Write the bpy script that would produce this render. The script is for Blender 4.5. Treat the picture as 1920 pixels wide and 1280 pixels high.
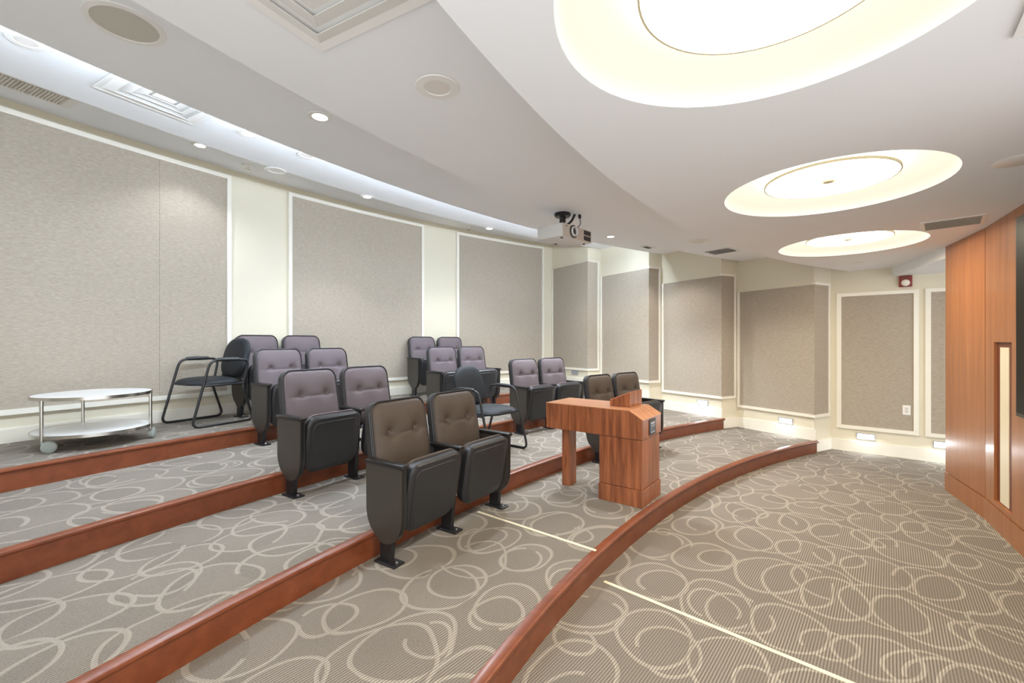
import bpy, bmesh, math, random
from mathutils import Vector, Matrix
random.seed(7)
for o in list(bpy.data.objects): bpy.data.objects.remove(o, do_unlink=True)
scene = bpy.context.scene
COL = scene.collection
PI = math.pi
sin, cos, rad = math.sin, math.cos, math.radians

# ------------------------------------------------------------------ camera
cam_d = bpy.data.cameras.new('camera'); cam_d.sensor_width = 36.0; cam_d.lens = 830/1920*36
cam_d.clip_start = 0.02
cam = bpy.data.objects.new('camera', cam_d); COL.objects.link(cam)
cam.location = (0, 0, 1.45); cam.rotation_euler = (PI/2, 0, 0)
scene.camera = cam
# ------------------------------------------------------------------ world / exposure
w = bpy.data.worlds.new('world'); scene.world = w; w.use_nodes = True
bg = w.node_tree.nodes['Background']
bg.inputs[0].default_value = (0.95, 0.975, 1.0, 1); bg.inputs[1].default_value = 2.5
vs = scene.view_settings
vs.view_transform = 'Standard'; vs.look = 'None'; vs.gamma = 1.0; vs.use_curve_mapping = False
vs.exposure = 0.07
COOL = (0.86, 0.93, 1.0)
WARM = (1.0, 0.86, 0.66)
# light levels of the fittings, the unseen added ones included
DISC_L = 30.0; BOWL_L = 0.86; STRIP_L = 135.0; SPOT_W = 45.0; STEP_L = 3.5

# ------------------------------------------------------------------ room figures
CX, CY = 8.7, -3.05                      # centre of all the concentric arcs
S = 0.152                                # riser height
R = [0, 9.99, 11.10, 12.235, 13.425]     # riser radii
RW = 14.55                               # back wall
TH0 = 17.0                               # left end of the house
THK = [0, 61.8, 60.0, 58.6, 57.28]       # right end of each tier
ZC = [2.378, 2.66, 2.93, 3.20, 3.46]     # ceiling bands
RC = [9.87, 11.06, 12.22, 13.41]         # ceiling edges
def P(r, th, z=0.0):
    a = rad(th); return Vector((CX - r*cos(a), CY + r*sin(a), z))

# ------------------------------------------------------------------ materials
def newmat(name):
    m = bpy.data.materials.new(name); m.use_nodes = True
    nt = m.node_tree; b = nt.nodes['Principled BSDF']
    return m, nt, b
def srgb(r, g, b):
    f = lambda c: (c/255/12.92) if c/255 <= 0.04045 else ((c/255+0.055)/1.055)**2.4
    return (f(r), f(g), f(b), 1)
def plain(name, col, rough=0.5, metal=0.0, noise=0.0, nscale=20, bump=0.0, spec=0.5, coat=0.0):
    m, nt, b = newmat(name)
    b.inputs['Base Color'].default_value = col
    b.inputs['Roughness'].default_value = rough; b.inputs['Metallic'].default_value = metal
    b.inputs['Specular IOR Level'].default_value = spec
    if coat: b.inputs['Coat Weight'].default_value = coat; b.inputs['Coat Roughness'].default_value = 0.12
    n = nt.nodes.new('ShaderNodeTexNoise'); n.inputs['Scale'].default_value = nscale; n.inputs['Detail'].default_value = 4
    tc = nt.nodes.new('ShaderNodeNewGeometry'); nt.links.new(tc.outputs['Position'], n.inputs['Vector'])
    mx = nt.nodes.new('ShaderNodeMix'); mx.data_type = 'RGBA'; mx.blend_type = 'MULTIPLY'
    mx.inputs[0].default_value = 1.0
    mr = nt.nodes.new('ShaderNodeMapRange'); mr.inputs[3].default_value = 1-noise; mr.inputs[4].default_value = 1+noise
    nt.links.new(n.outputs[0], mr.inputs[0])
    mx.inputs[6].default_value = col; nt.links.new(mr.outputs[0], mx.inputs[7])
    nt.links.new(mx.outputs[2], b.inputs['Base Color'])
    if bump:
        bp = nt.nodes.new('ShaderNodeBump'); bp.inputs['Strength'].default_value = bump; bp.inputs['Distance'].default_value = 0.01
        nt.links.new(n.outputs[0], bp.inputs['Height']); nt.links.new(bp.outputs[0], b.inputs['Normal'])
    return m
def emit(name, col, strength):
    m, nt, b = newmat(name)
    b.inputs['Base Color'].default_value = (0.12, 0.12, 0.12, 1)
    b.inputs['Emission Color'].default_value = (*col[:3], 1); b.inputs['Emission Strength'].default_value = strength
    return m
def wood(name, c1, c2, rough, axis='z', scale=1.0, coat=0.3):
    m, nt, b = newmat(name); L = nt.links.new
    g = nt.nodes.new('ShaderNodeTexCoord')
    mp = nt.nodes.new('ShaderNodeMapping')
    sc = {'z': (14, 14, 0.9), 'x': (0.9, 14, 14)}[axis]
    mp.inputs['Scale'].default_value = [v*scale for v in sc]
    L(g.outputs['Object'], mp.inputs[0])
    n = nt.nodes.new('ShaderNodeTexNoise'); n.inputs['Scale'].default_value = 1.6; n.inputs['Detail'].default_value = 7; n.inputs['Roughness'].default_value = 0.62
    n.inputs['Distortion'].default_value = 0.6
    L(mp.outputs[0], n.inputs[0])
    cr = nt.nodes.new('ShaderNodeValToRGB'); cr.color_ramp.elements[0].position = 0.3; cr.color_ramp.elements[1].position = 0.7
    cr.color_ramp.elements[0].color = c1; cr.color_ramp.elements[1].color = c2
    L(n.outputs[0], cr.inputs[0]); L(cr.outputs[0], b.inputs['Base Color'])
    b.inputs['Roughness'].default_value = rough
    b.inputs['Coat Weight'].default_value = coat; b.inputs['Coat Roughness'].default_value = 0.18
    return m
def carpet_mat():
    m, nt, b = newmat('carpet'); L = nt.links.new; N = nt.nodes.new
    def math_(op, a, c=None, clamp=False):
        n = N('ShaderNodeMath'); n.operation = op; n.use_clamp = clamp
        for i, v in enumerate((a, c)):
            if v is None: continue
            if isinstance(v, (int, float)): n.inputs[i].default_value = v
            else: L(v, n.inputs[i])
        return n.outputs[0]
    def vm(op, a, c=None):
        n = N('ShaderNodeVectorMath'); n.operation = op
        for i, v in enumerate((a, c)):
            if v is None: continue
            if isinstance(v, (tuple, list)): n.inputs[i].default_value = v
            else: L(v, n.inputs[i])
        return n.outputs['Value'] if op in ('LENGTH', 'DOT_PRODUCT') else n.outputs[0]
    geo = N('ShaderNodeNewGeometry').outputs['Position']
    u = vm('DOT_PRODUCT', geo, (-0.762, 0.648, 0)); v = vm('DOT_PRODUCT', geo, (0.648, 0.762, 0))
    cmb = N('ShaderNodeCombineXYZ'); L(u, cmb.inputs[0]); L(v, cmb.inputs[1]); uv = cmb.outputs[0]
    nz = N('ShaderNodeTexNoise'); nz.inputs['Scale'].default_value = 1.7; nz.inputs['Detail'].default_value = 1; L(uv, nz.inputs[0])
    wv = vm('MULTIPLY', vm('SUBTRACT', nz.outputs['Color'], (0.5, 0.5, 0.5)), (0.20, 0.20, 0))
    uvw = vm('ADD', uv, wv)
    def rings(cell, off, rmin, rmax, asp, width, jit, cut):
        p = vm('ADD', uvw, (off[0], off[1], 0))
        p = vm('DIVIDE', p, (cell[0], cell[1], 1))
        sx = N('ShaderNodeSeparateXYZ'); L(p, sx.inputs[0])
        row = math_('FLOOR', sx.outputs[1])
        px = math_('ADD', sx.outputs[0], math_('MULTIPLY', row, 0.43))
        cx = math_('FLOOR', px)
        idv = N('ShaderNodeCombineXYZ'); L(cx, idv.inputs[0]); L(row, idv.inputs[1]); idv.inputs[2].default_value = off[0]*7
        wn = N('ShaderNodeTexWhiteNoise'); L(idv.outputs[0], wn.inputs[0])
        lc = N('ShaderNodeCombineXYZ')
        L(math_('MULTIPLY', math_('SUBTRACT', math_('SUBTRACT', px, cx), 0.5), cell[0]), lc.inputs[0])
        L(math_('MULTIPLY', math_('SUBTRACT', math_('SUBTRACT', sx.outputs[1], row), 0.5), cell[1]), lc.inputs[1])
        j = vm('MULTIPLY', vm('SUBTRACT', wn.outputs['Color'], (0.5, 0.5, 0.5)), (jit, jit, 0))
        q = vm('MULTIPLY', vm('ADD', lc.outputs[0], j), (1, asp, 0))
        d = vm('LENGTH', q)
        mr = N('ShaderNodeMapRange'); L(wn.outputs['Value'], mr.inputs[0]); mr.inputs[3].default_value = rmin; mr.inputs[4].default_value = rmax
        e = math_('ABSOLUTE', math_('SUBTRACT', d, mr.outputs[0]))
        line = math_('LESS_THAN', e, width)
        ins = math_('LESS_THAN', d, mr.outputs[0])
        # an open gap in each loop
        sq = N('ShaderNodeSeparateXYZ'); L(q, sq.inputs[0])
        ang = math_('ARCTAN2', sq.outputs[1], sq.outputs[0])
        gap = math_('GREATER_THAN', math_('SINE', math_('ADD', ang, math_('MULTIPLY', wn.outputs['Value'], 40.0))), cut)
        return math_('MULTIPLY', line, gap), ins
    l1, i1 = rings((0.36, 0.49), (0.1, 0.07), 0.15, 0.19, 0.80, 0.009, 0.025, -1.1)
    l2, i2 = rings((0.42, 0.53), (0.37, 0.31), 0.10, 0.21, 0.85, 0.009, 0.04, -0.95)
    l3, i3 = rings((0.85, 0.70), (0.77, 0.53), 0.05, 0.22, 1.0, 0.009, 0.2, -0.8)
    line = math_('MAXIMUM', math_('MAXIMUM', l1, l2), l3)
    # ribs running along v
    rib = math_('SINE', math_('MULTIPLY', u, 2*PI/0.0125))
    rib01 = math_('ADD', math_('MULTIPLY', rib, 0.5), 0.5)
    # some areas are plain, some ribbed
    par = math_('ABSOLUTE', math_('SUBTRACT', i1, i2))
    n2 = N('ShaderNodeTexNoise'); n2.inputs['Scale'].default_value = 2.3; n2.inputs['Detail'].default_value = 1; L(uv, n2.inputs[0])
    area = math_('ADD', math_('MULTIPLY', par, 0.35), math_('MULTIPLY', n2.outputs[0], 0.9), True)
    ribamt = math_('MULTIPLY', math_('SUBTRACT', rib01, 0.5), math_('ADD', math_('MULTIPLY', area, 0.9), 0.1))
    n3 = N('ShaderNodeTexNoise'); n3.inputs['Scale'].default_value = 170; n3.inputs['Detail'].default_value = 3; L(geo, n3.inputs[0])
    fac = math_('ADD', math_('MULTIPLY', ribamt, 0.75), math_('MULTIPLY', n3.outputs[0], 0.55), True)
    cr = N('ShaderNodeValToRGB'); cr.color_ramp.elements[0].color = srgb(98, 91, 84); cr.color_ramp.elements[1].color = srgb(148, 139, 128)
    cr.color_ramp.elements[0].position = 0.0; cr.color_ramp.elements[1].position = 0.62
    L(fac, cr.inputs[0])
    mx = N('ShaderNodeMix'); mx.data_type = 'RGBA'; L(math_('MULTIPLY', line, math_('ADD', math_('MULTIPLY', rib01, 0.50), 0.12)), mx.inputs[0])
    L(cr.outputs[0], mx.inputs[6]); mx.inputs[7].default_value = srgb(188, 179, 165)
    dk = N('ShaderNodeMix'); dk.data_type = 'RGBA'; dk.blend_type = 'MULTIPLY'; dk.inputs[0].default_value = 1.0
    g2 = N('ShaderNodeMapRange'); L(area, g2.inputs[0]); g2.inputs[3].default_value = 0.84; g2.inputs[4].default_value = 1.08
    L(mx.outputs[2], dk.inputs[6]); L(g2.outputs[0], dk.inputs[7])
    L(dk.outputs[2], b.inputs['Base Color'])
    b.inputs['Roughness'].default_value = 0.95; b.inputs['Specular IOR Level'].default_value = 0.15
    bp = N('ShaderNodeBump'); bp.inputs['Strength'].default_value = 0.25; bp.inputs['Distance'].default_value = 0.004
    L(fac, bp.inputs['Height']); L(bp.outputs[0], b.inputs['Normal'])
    return m
def panel_fabric():
    m, nt, b = newmat('acoustic_fabric'); L = nt.links.new; N = nt.nodes.new
    g = N('ShaderNodeNewGeometry')
    mp = N('ShaderNodeMapping'); mp.inputs['Scale'].default_value = (26, 26, 150); L(g.outputs['Position'], mp.inputs[0])
    n = N('ShaderNodeTexNoise'); n.inputs['Scale'].default_value = 1.0; n.inputs['Detail'].default_value = 6; n.inputs['Roughness'].default_value = 0.7
    L(mp.outputs[0], n.inputs[0])
    cr = N('ShaderNodeValToRGB'); cr.color_ramp.elements[0].position = 0.25; cr.color_ramp.elements[1].position = 0.75
    cr.color_ramp.elements[0].color = srgb(154, 143, 129); cr.color_ramp.elements[1].color = srgb(188, 178, 163)
    L(n.outputs[0], cr.inputs[0]); L(cr.outputs[0], b.inputs['Base Color'])
    b.inputs['Roughness'].default_value = 0.9; b.inputs['Specular IOR Level'].default_value = 0.1
    bp = N('ShaderNodeBump'); bp.inputs['Strength'].default_value = 0.12; bp.inputs['Distance'].default_value = 0.005
    L(n.outputs[0], bp.inputs['Height']); L(bp.outputs[0], b.inputs['Normal'])
    return m
M = {}
M['carpet'] = carpet_mat()
M['fabric_panel'] = panel_fabric()
M['paint'] = plain('cream_paint', srgb(226, 219, 198), 0.6, noise=0.02, nscale=3)
M['trim_paint'] = plain('trim_paint', srgb(240, 236, 224), 0.4, noise=0.015, nscale=6)
M['ceiling'] = plain('ceiling_paint', srgb(240, 242, 245), 0.75, noise=0.02, nscale=2)
M['fixture'] = plain('fixture_white', srgb(236, 235, 232), 0.4, noise=0.01)
M['grille'] = plain('grille_cloth', srgb(196, 193, 182), 0.8, noise=0.1, nscale=300)
M['wood_trim'] = wood('cherry_trim', srgb(104, 51, 27), srgb(126, 67, 38), 0.34, 'x', 0.5, 0.15)
M['wood_desk'] = wood('cherry_desk', srgb(98, 52, 32), srgb(172, 104, 66), 0.32, 'z', 1.3, 0.3)
M['wood_top'] = wood('cherry_desk_top', srgb(172, 112, 76), srgb(198, 140, 100), 0.35, 'x', 1.0, 0.3)
M['wood_wall'] = wood('cherry_wall', srgb(150, 88, 48), srgb(176, 114, 68), 0.3, 'z', 0.6, 0.35)
M['wood_dark'] = plain('dark_reveal', srgb(110, 58, 36), 0.4, noise=0.1)
M['seat_fabric'] = plain('mauve_fabric', srgb(104, 94, 97), 0.75, noise=0.08, nscale=400, bump=0.1, spec=0.25)
M['seat_vinyl'] = plain('brown_fabric', srgb(80, 69, 61), 0.55, noise=0.06, nscale=300, bump=0.08, spec=0.3)
M['piping'] = plain('piping_black', srgb(38, 36, 38), 0.5)
M['black_plastic'] = plain('black_plastic', srgb(38, 38, 40), 0.38, noise=0.1, nscale=150, bump=0.05)
M['black_edge'] = plain('black_edge', srgb(30, 29, 29), 0.3)
M['laminate'] = plain('dark_laminate', srgb(60, 55, 50), 0.42, noise=0.04, nscale=80)
M['black_metal'] = plain('black_metal', srgb(30, 30, 32), 0.35, noise=0.05)
M['button'] = plain('button_fabric', srgb(96, 84, 84), 0.8)
M['vinyl'] = plain('blue_black_fabric', srgb(28, 31, 35), 0.6, noise=0.12, nscale=350, bump=0.1, spec=0.35)
M['chrome'] = plain('brushed_steel', srgb(205, 203, 198), 0.25, 1.0)
M['white_top'] = plain('white_laminate', srgb(242, 243, 244), 0.22)
M['caster'] = plain('caster_grey', srgb(150, 156, 150), 0.45)
M['steel_bolt'] = plain('steel_bolt', srgb(160, 160, 160), 0.3, 1.0)
M['projector'] = plain('projector_white', srgb(214, 214, 212), 0.4, noise=0.02)
M['projector_front'] = plain('projector_champagne', srgb(196, 186, 174), 0.4)
M['dark_grey'] = plain('dark_grey_plastic', srgb(62, 60, 58), 0.5)
M['glass_dark'] = plain('lens_glass', srgb(18, 18, 22), 0.08, spec=0.8)
M['screen'] = plain('screen_black', srgb(14, 15, 15), 0.45, spec=0.2)
M['tape'] = plain('cable_strip', srgb(226, 216, 188), 0.5, noise=0.04, nscale=60)
M['red'] = plain('alarm_red', srgb(134, 46, 40), 0.4)
M['lens_clear'] = plain('strobe_lens', srgb(235, 230, 215), 0.15)
M['steel_plate'] = plain('steel_plate', srgb(170, 176, 186), 0.35, 0.6)
M['cream_inlay'] = plain('cream_inlay', srgb(238, 228, 204), 0.4)
M['disc_lamp'] = emit('opal_disc', (1.0, 0.89, 0.68), DISC_L)
M['bowl_lamp'] = emit('cream_bowl', (1.0, 0.925, 0.72), BOWL_L)
M['bowl_rim'] = plain('disc_rim', srgb(206, 194, 160), 0.5)
M['lamp_cool'] = emit('downlight_lens', COOL, 14.0)
M['strip'] = emit('cove_led', (0.74, 0.86, 1.0), STRIP_L)
M['step_lens'] = emit('step_light_lens', (0.88, 0.95, 1.0), STEP_L)
M['lens_off'] = plain('downlight_lens_off', srgb(226, 221, 215), 0.5)
M['dark_hole'] = plain('dark_hole', srgb(70, 66, 60), 0.7)

# ------------------------------------------------------------------ mesh helpers
def mk(name, bm, mat, parent=None, smooth=False, mw=None):
    me = bpy.data.meshes.new(name); bmesh.ops.recalc_face_normals(bm, faces=bm.faces); bm.to_mesh(me); bm.free()
    me.materials.append(M[mat])
    if smooth:
        me.polygons.foreach_set('use_smooth', [True]*len(me.polygons))
        if smooth == 'auto':
            for e in me.edges: pass
    o = bpy.data.objects.new(name, me); COL.objects.link(o)
    if parent: o.parent = parent
    if mw is not None: o.matrix_local = mw
    if smooth:
        try:
            me.set_sharp_from_angle(angle=rad(40))
        except Exception: pass
    return o
def box(bm, c, d, rz=0.0, bev=0.0, rot=None):
    mtx = Matrix.Translation(c) @ (rot.to_4x4() if rot else Matrix.Rotation(rz, 4, 'Z')) @ Matrix.Diagonal((*d, 1))
    r = bmesh.ops.create_cube(bm, size=1, matrix=mtx)
    if bev:
        es = list({e for v in r['verts'] for e in v.link_edges})
        bmesh.ops.bevel(bm, geom=es, offset=bev, segments=2, affect='EDGES', profile=0.5)
def prism(bm, pts, lo, hi, f):
    """polygon pts (2D) swept from lo to hi; f(a, b, t) -> 3D"""
    A = [bm.verts.new(f(a, b, lo)) for a, b in pts]; B = [bm.verts.new(f(a, b, hi)) for a, b in pts]
    n = len(pts)
    bm.faces.new(A); bm.faces.new(B[::-1])
    for i in range(n): bm.faces.new((A[i], A[(i+1) % n], B[(i+1) % n], B[i]))
def tube(bm, pts, r, seg=10, closed=False, caps=True):
    pts = [Vector(p) for p in pts]; n = len(pts); rings = []
    up = None
    for i, p in enumerate(pts):
        a = pts[(i-1) % n] if (i > 0 or closed) else p
        c = pts[(i+1) % n] if (i < n-1 or closed) else p
        t = (c-a).normalized()
        if up is None:
            up = Vector((0, 0, 1)) if abs(t.z) < 0.9 else Vector((1, 0, 0))
        s = t.cross(up)
        if s.length < 1e-4: s = t.cross(Vector((0, 1, 0)))
        s.normalize(); up = s.cross(t).normalized()
        rr = r[i] if isinstance(r, (list, tuple)) else r
        rings.append([bm.verts.new(p + rr*(cos(2*PI*k/seg)*s + sin(2*PI*k/seg)*up)) for k in range(seg)])
    m = n if closed else n-1
    for i in range(m):
        A, B = rings[i], rings[(i+1) % n]
        for k in range(seg): bm.faces.new((A[k], A[(k+1) % seg], B[(k+1) % seg], B[k]))
    if caps and not closed:
        bm.faces.new(rings[0][::-1]); bm.faces.new(rings[-1])
def fillet(pts, r, n=6):
    """round the inner corners of a polyline"""
    pts = [Vector(p) for p in pts]; out = [pts[0]]
    for i in range(1, len(pts)-1):
        p, a, c = pts[i], pts[i-1], pts[i+1]
        d1, d2 = (a-p), (c-p); rr = min(r, d1.length*0.48, d2.length*0.48)
        s, e = p + d1.normalized()*rr, p + d2.normalized()*rr
        for k in range(n+1):
            t = k/n; out.append((1-t)**2*s + 2*t*(1-t)*p + t*t*e)
    out.append(pts[-1]); return out
def lathe(bm, prof, c=(0, 0, 0), seg=32, m3=None):
    """prof: (radius, height) list turned about z"""
    c = Vector(c); rings = []
    for r, h in prof:
        if r < 1e-6:
            v = Vector((0, 0, h)); v = m3 @ v if m3 else v
            rings.append([bm.verts.new(c+v)])
        else:
            L = []
            for k in range(seg):
                v = Vector((r*cos(2*PI*k/seg), r*sin(2*PI*k/seg), h)); v = m3 @ v if m3 else v
                L.append(bm.verts.new(c+v))
            rings.append(L)
    for A, B in zip(rings, rings[1:]):
        if len(A) == 1 and len(B) == 1: continue
        for k in range(seg):
            if len(A) == 1: bm.faces.new((A[0], B[k], B[(k+1) % seg]))
            elif len(B) == 1: bm.faces.new((A[k], A[(k+1) % seg], B[0]))
            else: bm.faces.new((A[k], A[(k+1) % seg], B[(k+1) % seg], B[k]))
def arc_solid(bm, r0, r1, t0, t1, z0, z1, step=1.0):
    n = max(2, int(abs(t1-t0)/step)+1); V = []
    for i in range(n+1):
        t = t0+(t1-t0)*i/n
        V.append([bm.verts.new(P(r0, t, z0)), bm.verts.new(P(r1, t, z0)), bm.verts.new(P(r1, t, z1)), bm.verts.new(P(r0, t, z1))])
    for A, B in zip(V, V[1:]):
        for k in range(4): bm.faces.new((A[k], A[(k+1) % 4], B[(k+1) % 4], B[k]))
    bm.faces.new(V[0]); bm.faces.new(V[-1][::-1])
def rrect(wd, ht, r, n=6, taper=0.0, rb=None):
    """rounded rectangle outline centred on 0 (x, z); taper narrows the top"""
    rb = r if rb is None else rb; pts = []
    for (sx, sz, a0, rr) in ((1, 1, 0, r), (-1, 1, 90, r), (-1, -1, 180, rb), (1, -1, 270, rb)):
        cx, cz = sx*(wd/2-rr), sz*(ht/2-rr)
        for k in range(n+1):
            a = rad(a0+90*k/n); pts.append((cx+rr*cos(a), cz+rr*sin(a)))
    return [(x*(1-taper*(z/ht+0.5)), z) for x, z in pts]
def thing(name, label, cat, loc=(0, 0, 0), rz=0.0, group=None):
    o = bpy.data.objects.new(name, None); COL.objects.link(o); o.location = loc; o.rotation_euler = (0, 0, rz)
    o.empty_display_size = 0.1
    return tag(o, label, cat, group)
def tag(o, label, cat, group=None):
    o['label'] = label; o['category'] = cat
    if group: o['group'] = group
    return o
def struct(o, label, cat='structure'):
    o['kind'] = 'structure'; o['label'] = label; o['category'] = cat; return o
B = bmesh.new

# ------------------------------------------------------------------ floor and tiers
bm = B()
n = 60
arc = [P(R[1]+0.05, 15+(66-15)*i/n) for i in range(n+1)]
outer = arc + [Vector((7.5, 7.2, 0)), Vector((7.5, 2.5, 0)), Vector((2.9, -0.6, 0))]
prism(bm, [(p.x, p.y) for p in outer], -0.1, 0.0, lambda a, b, t: (a, b, t))
struct(mk('floor', bm, 'carpet'), 'low front floor in looped beige carpet before the curved stage edge', 'floor')
ORD = ['', 'lowest', 'second', 'third', 'topmost']
for k in range(1, 5):
    r0 = R[k]+0.045; r1 = (R[k+1]+0.03) if k < 4 else RW+0.02
    bm = B(); arc_solid(bm, r0, r1, TH0, THK[k]+0.4, -0.05 if k == 1 else (k-1)*S-0.05, k*S)
    struct(mk('floor', bm, 'carpet'), '%s seating tier in looped grey beige carpet' % ORD[k], 'floor')
    bm = B(); arc_solid(bm, R[k]+0.014, R[k]+0.05, TH0, THK[k], (k-1)*S-0.02, k*S-0.024, 0.5)
    t = struct(mk('trim_%d' % k, bm, 'wood_trim', smooth=True), 'curved cherry wood riser of the %s tier' % ORD[k], 'riser')
    # rounded nosing
    bm = B(); nn = 100; prof = [(0.055, -0.026), (0.012, -0.026), (0.003, -0.02), (0.0, -0.012), (0.003, -0.003), (0.012, 0.002), (0.055, 0.003)]
    rings = []
    for i in range(nn+1):
        th = TH0+(THK[k]+0.12-TH0)*i/nn
        rings.append([bm.verts.new(P(R[k]+a, th, k*S+b)) for a, b in prof])
    for A, C_ in zip(rings, rings[1:]):
        for q in range(len(prof)): bm.faces.new((A[q], A[(q+1) % len(prof)], C_[(q+1) % len(prof)], C_[q]))
    bm.faces.new(rings[0]); bm.faces.new(rings[-1][::-1])
    mk('nosing', bm, 'wood_trim', t, smooth=True)

# ------------------------------------------------------------------ back wall
bm = B(); arc_solid(bm, RW, RW+0.12, TH0, THK[4]+0.3, 0.0, ZC[4]+0.05, 0.5)
wall_back = struct(mk('wall_back', bm, 'paint', smooth=True), 'curved cream back wall behind the top seating row', 'wall')
Z4 = 4*S
bm = B(); arc_solid(bm, RW-0.022, RW+0.01, TH0, THK[4], Z4, Z4+0.115, 0.5); arc_solid(bm, RW-0.014, RW+0.01, TH0, THK[4], Z4+0.115, Z4+0.127, 0.5)
struct(mk('baseboard_back', bm, 'trim_paint', smooth=True), 'white baseboard along the curved back wall', 'baseboard')
def curved_frame(t0, t1, z0, z1, parent, wd=0.045):
    dt = math.degrees(wd/RW)
    for (a, b, c, d) in ((t0-dt, t1+dt, z1, z1+wd), (t0-dt, t1+dt, z0-wd, z0), (t0-dt, t0, z0, z1), (t1, t1+dt, z0, z1)):
        bm = B(); arc_solid(bm, RW-0.038, RW+0.01, a, b, c, d, 0.4); mk('moulding', bm, 'trim_paint', parent, smooth=True)
PZ0, PZ1 = 0.885, 3.335
for boards in (((17.2, 22.3), (22.308, 27.0), (27.008, 31.74), (31.748, 34.27)), ((37.28, 45.44),), ((48.42, 56.16),)):
    for a, b in boards:
        bm = B(); arc_solid(bm, RW-0.02, RW+0.01, a, b, PZ0, PZ1, 0.4); mk('acoustic_panel', bm, 'fabric_panel', wall_back, smooth=True)
    curved_frame(boards[0][0], boards[-1][1], PZ0, PZ1, wall_back)
# ------------------------------------------------------------------ saw-tooth side wall
side = B()
facets = []      # (A, B) radial facets, back to front
for k in (4, 3, 2, 1):
    rb = RW if k == 4 else R[k+1]+0.03
    rf = R[k]+0.05
    facets.append((k, P(rb, THK[k]), P(rf, THK[k])))
poly = []
for k, a, b in facets: poly += [a, b]
E0 = P(R[1]+0.06, 64.15)
EDIR = Vector((0.757, -0.653, 0))
E1 = E0 + EDIR*3.0
poly += [E0]
inner = [Vector(p) for p in poly]
outerp = [p + Vector((0.9, 0.9, 0)) for p in (inner[-1], inner[0])]
prism(side, [(p.x, p.y) for p in inner+outerp], -0.05, 3.55, lambda a, b, t: (a, b, t))
wall_side = struct(mk('wall_right', side, 'paint'), 'cream saw-tooth side wall stepping down with the tiers', 'wall')
def wall_frame(a, b):
    """local frame of a wall running from a to b (as seen by the room): x along, y out of the wall"""
    d = (b-a); L_ = d.length; d.normalize(); nrm = Vector((d.y, -d.x, 0))
    if nrm.dot(Vector((0, 0, 0))-a) < 0: nrm = -nrm
    return a, d, nrm, L_
def wbox(a, b, x0, x1, z0, z1, y0, y1):
    bm = B(); o, d, nn, _ = wall_frame(a, b)
    pts = [(x0, z0), (x1, z0), (x1, z1), (x0, z1)]
    prism(bm, pts, y0, y1, lambda p, q, t: (o + d*p + nn*t) + Vector((0, 0, q)))
    return bm
FT = {4: (2.942, 0.94), 3: (2.678, 0.79), 2: (2.43, 0.63), 1: (2.195, 0.492)}
for i, (k, a, b) in enumerate(facets):
    top, bot = FT[k]; zf = k*S; Lf = (b-a).length
    mk('acoustic_panel', wbox(a, b, 0.05, Lf, bot, top, -0.01, 0.012), 'fabric_panel', wall_side)
    nxt = facets[i+1][1] if i < 3 else E0
    Lr = (nxt-b).length
    mk('acoustic_panel', wbox(b, nxt, -0.011, Lr-0.09, bot, top, -0.01, 0.012), 'fabric_panel', wall_side)
    for (x0, x1, z0, z1) in ((0.012, 0.05, bot-0.038, top+0.005), (0.05, Lf+0.025, bot-0.038, bot)):
        mk('moulding', wbox(a, b, x0, x1, z0, z1, -0.01, 0.026), 'trim_paint', wall_side)
    for (x0, x1, z0, z1) in ((-0.025, Lr-0.09, bot-0.038, bot), (Lr-0.09, Lr-0.055, bot-0.038, top+0.035), (-0.011, Lr-0.09, top, top+0.035)):
        mk('moulding', wbox(b, nxt, x0, x1, z0, z1, -0.01, 0.022), 'trim_paint', wall_side)
    bm = wbox(a, b, 0.0, Lf+0.012, zf, zf+0.15, -0.01, 0.014)
    bb = struct(mk('baseboard_right', bm, 'trim_paint'), 'white baseboard on the side wall along the %s tier' % ORD[k], 'baseboard')
    if k > 0:
        zz = (k-1)*S
        mk('baseboard_return', wbox(b, nxt, -0.012, Lr, zz, zz+0.15, -0.01, 0.012), 'trim_paint', bb)
# end wall
bm = wbox(E0, E1, -0.05, 3.0, -0.05, 2.6, -0.15, 0.0)
wall_end = struct(mk('wall_end', bm, 'paint'), 'cream end wall beside the wooden screen wall', 'wall')
def flat_panel(x0, x1, z0, z1):
    mk('acoustic_panel', wbox(E0, E1, x0, x1, z0, z1, -0.01, 0.012), 'fabric_panel', wall_end)
    for (p, q, r_, s_) in ((x0-0.05, x1+0.05, z1, z1+0.045), (x0-0.05, x1+0.05, z0-0.045, z0), (x0-0.05, x0, z0, z1), (x1, x1+0.05, z0, z1)):
        mk('moulding', wbox(E0, E1, p, q, r_, s_, -0.01, 0.026), 'trim_paint', wall_end)
flat_panel(0.115, 0.83, 0.345, 2.045)
flat_panel(0.985, 1.75, 0.345, 2.045)
struct(mk('baseboard_end', wbox(E0, E1, 0.0, 3.0, 0.0, 0.15, -0.01, 0.014), 'trim_paint'), 'white baseboard along the end wall', 'baseboard')
# left end wall (out of frame)
a, b = P(RW+0.1, TH0), P(11.1, TH0)
bm = B(); o_, d_, n_, L_ = wall_frame(a, b)
prism(bm, [(0, -0.05), (L_, -0.05), (L_, 3.55), (0, 3.55)], -0.12, 0.0, lambda p, q, t: (a + d_*p + Vector((-d_.y, d_.x, 0))*-t) + Vector((0, 0, q)))
struct(mk('wall_left', bm, 'paint'), 'cream left end wall of the theatre', 'wall')

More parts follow.
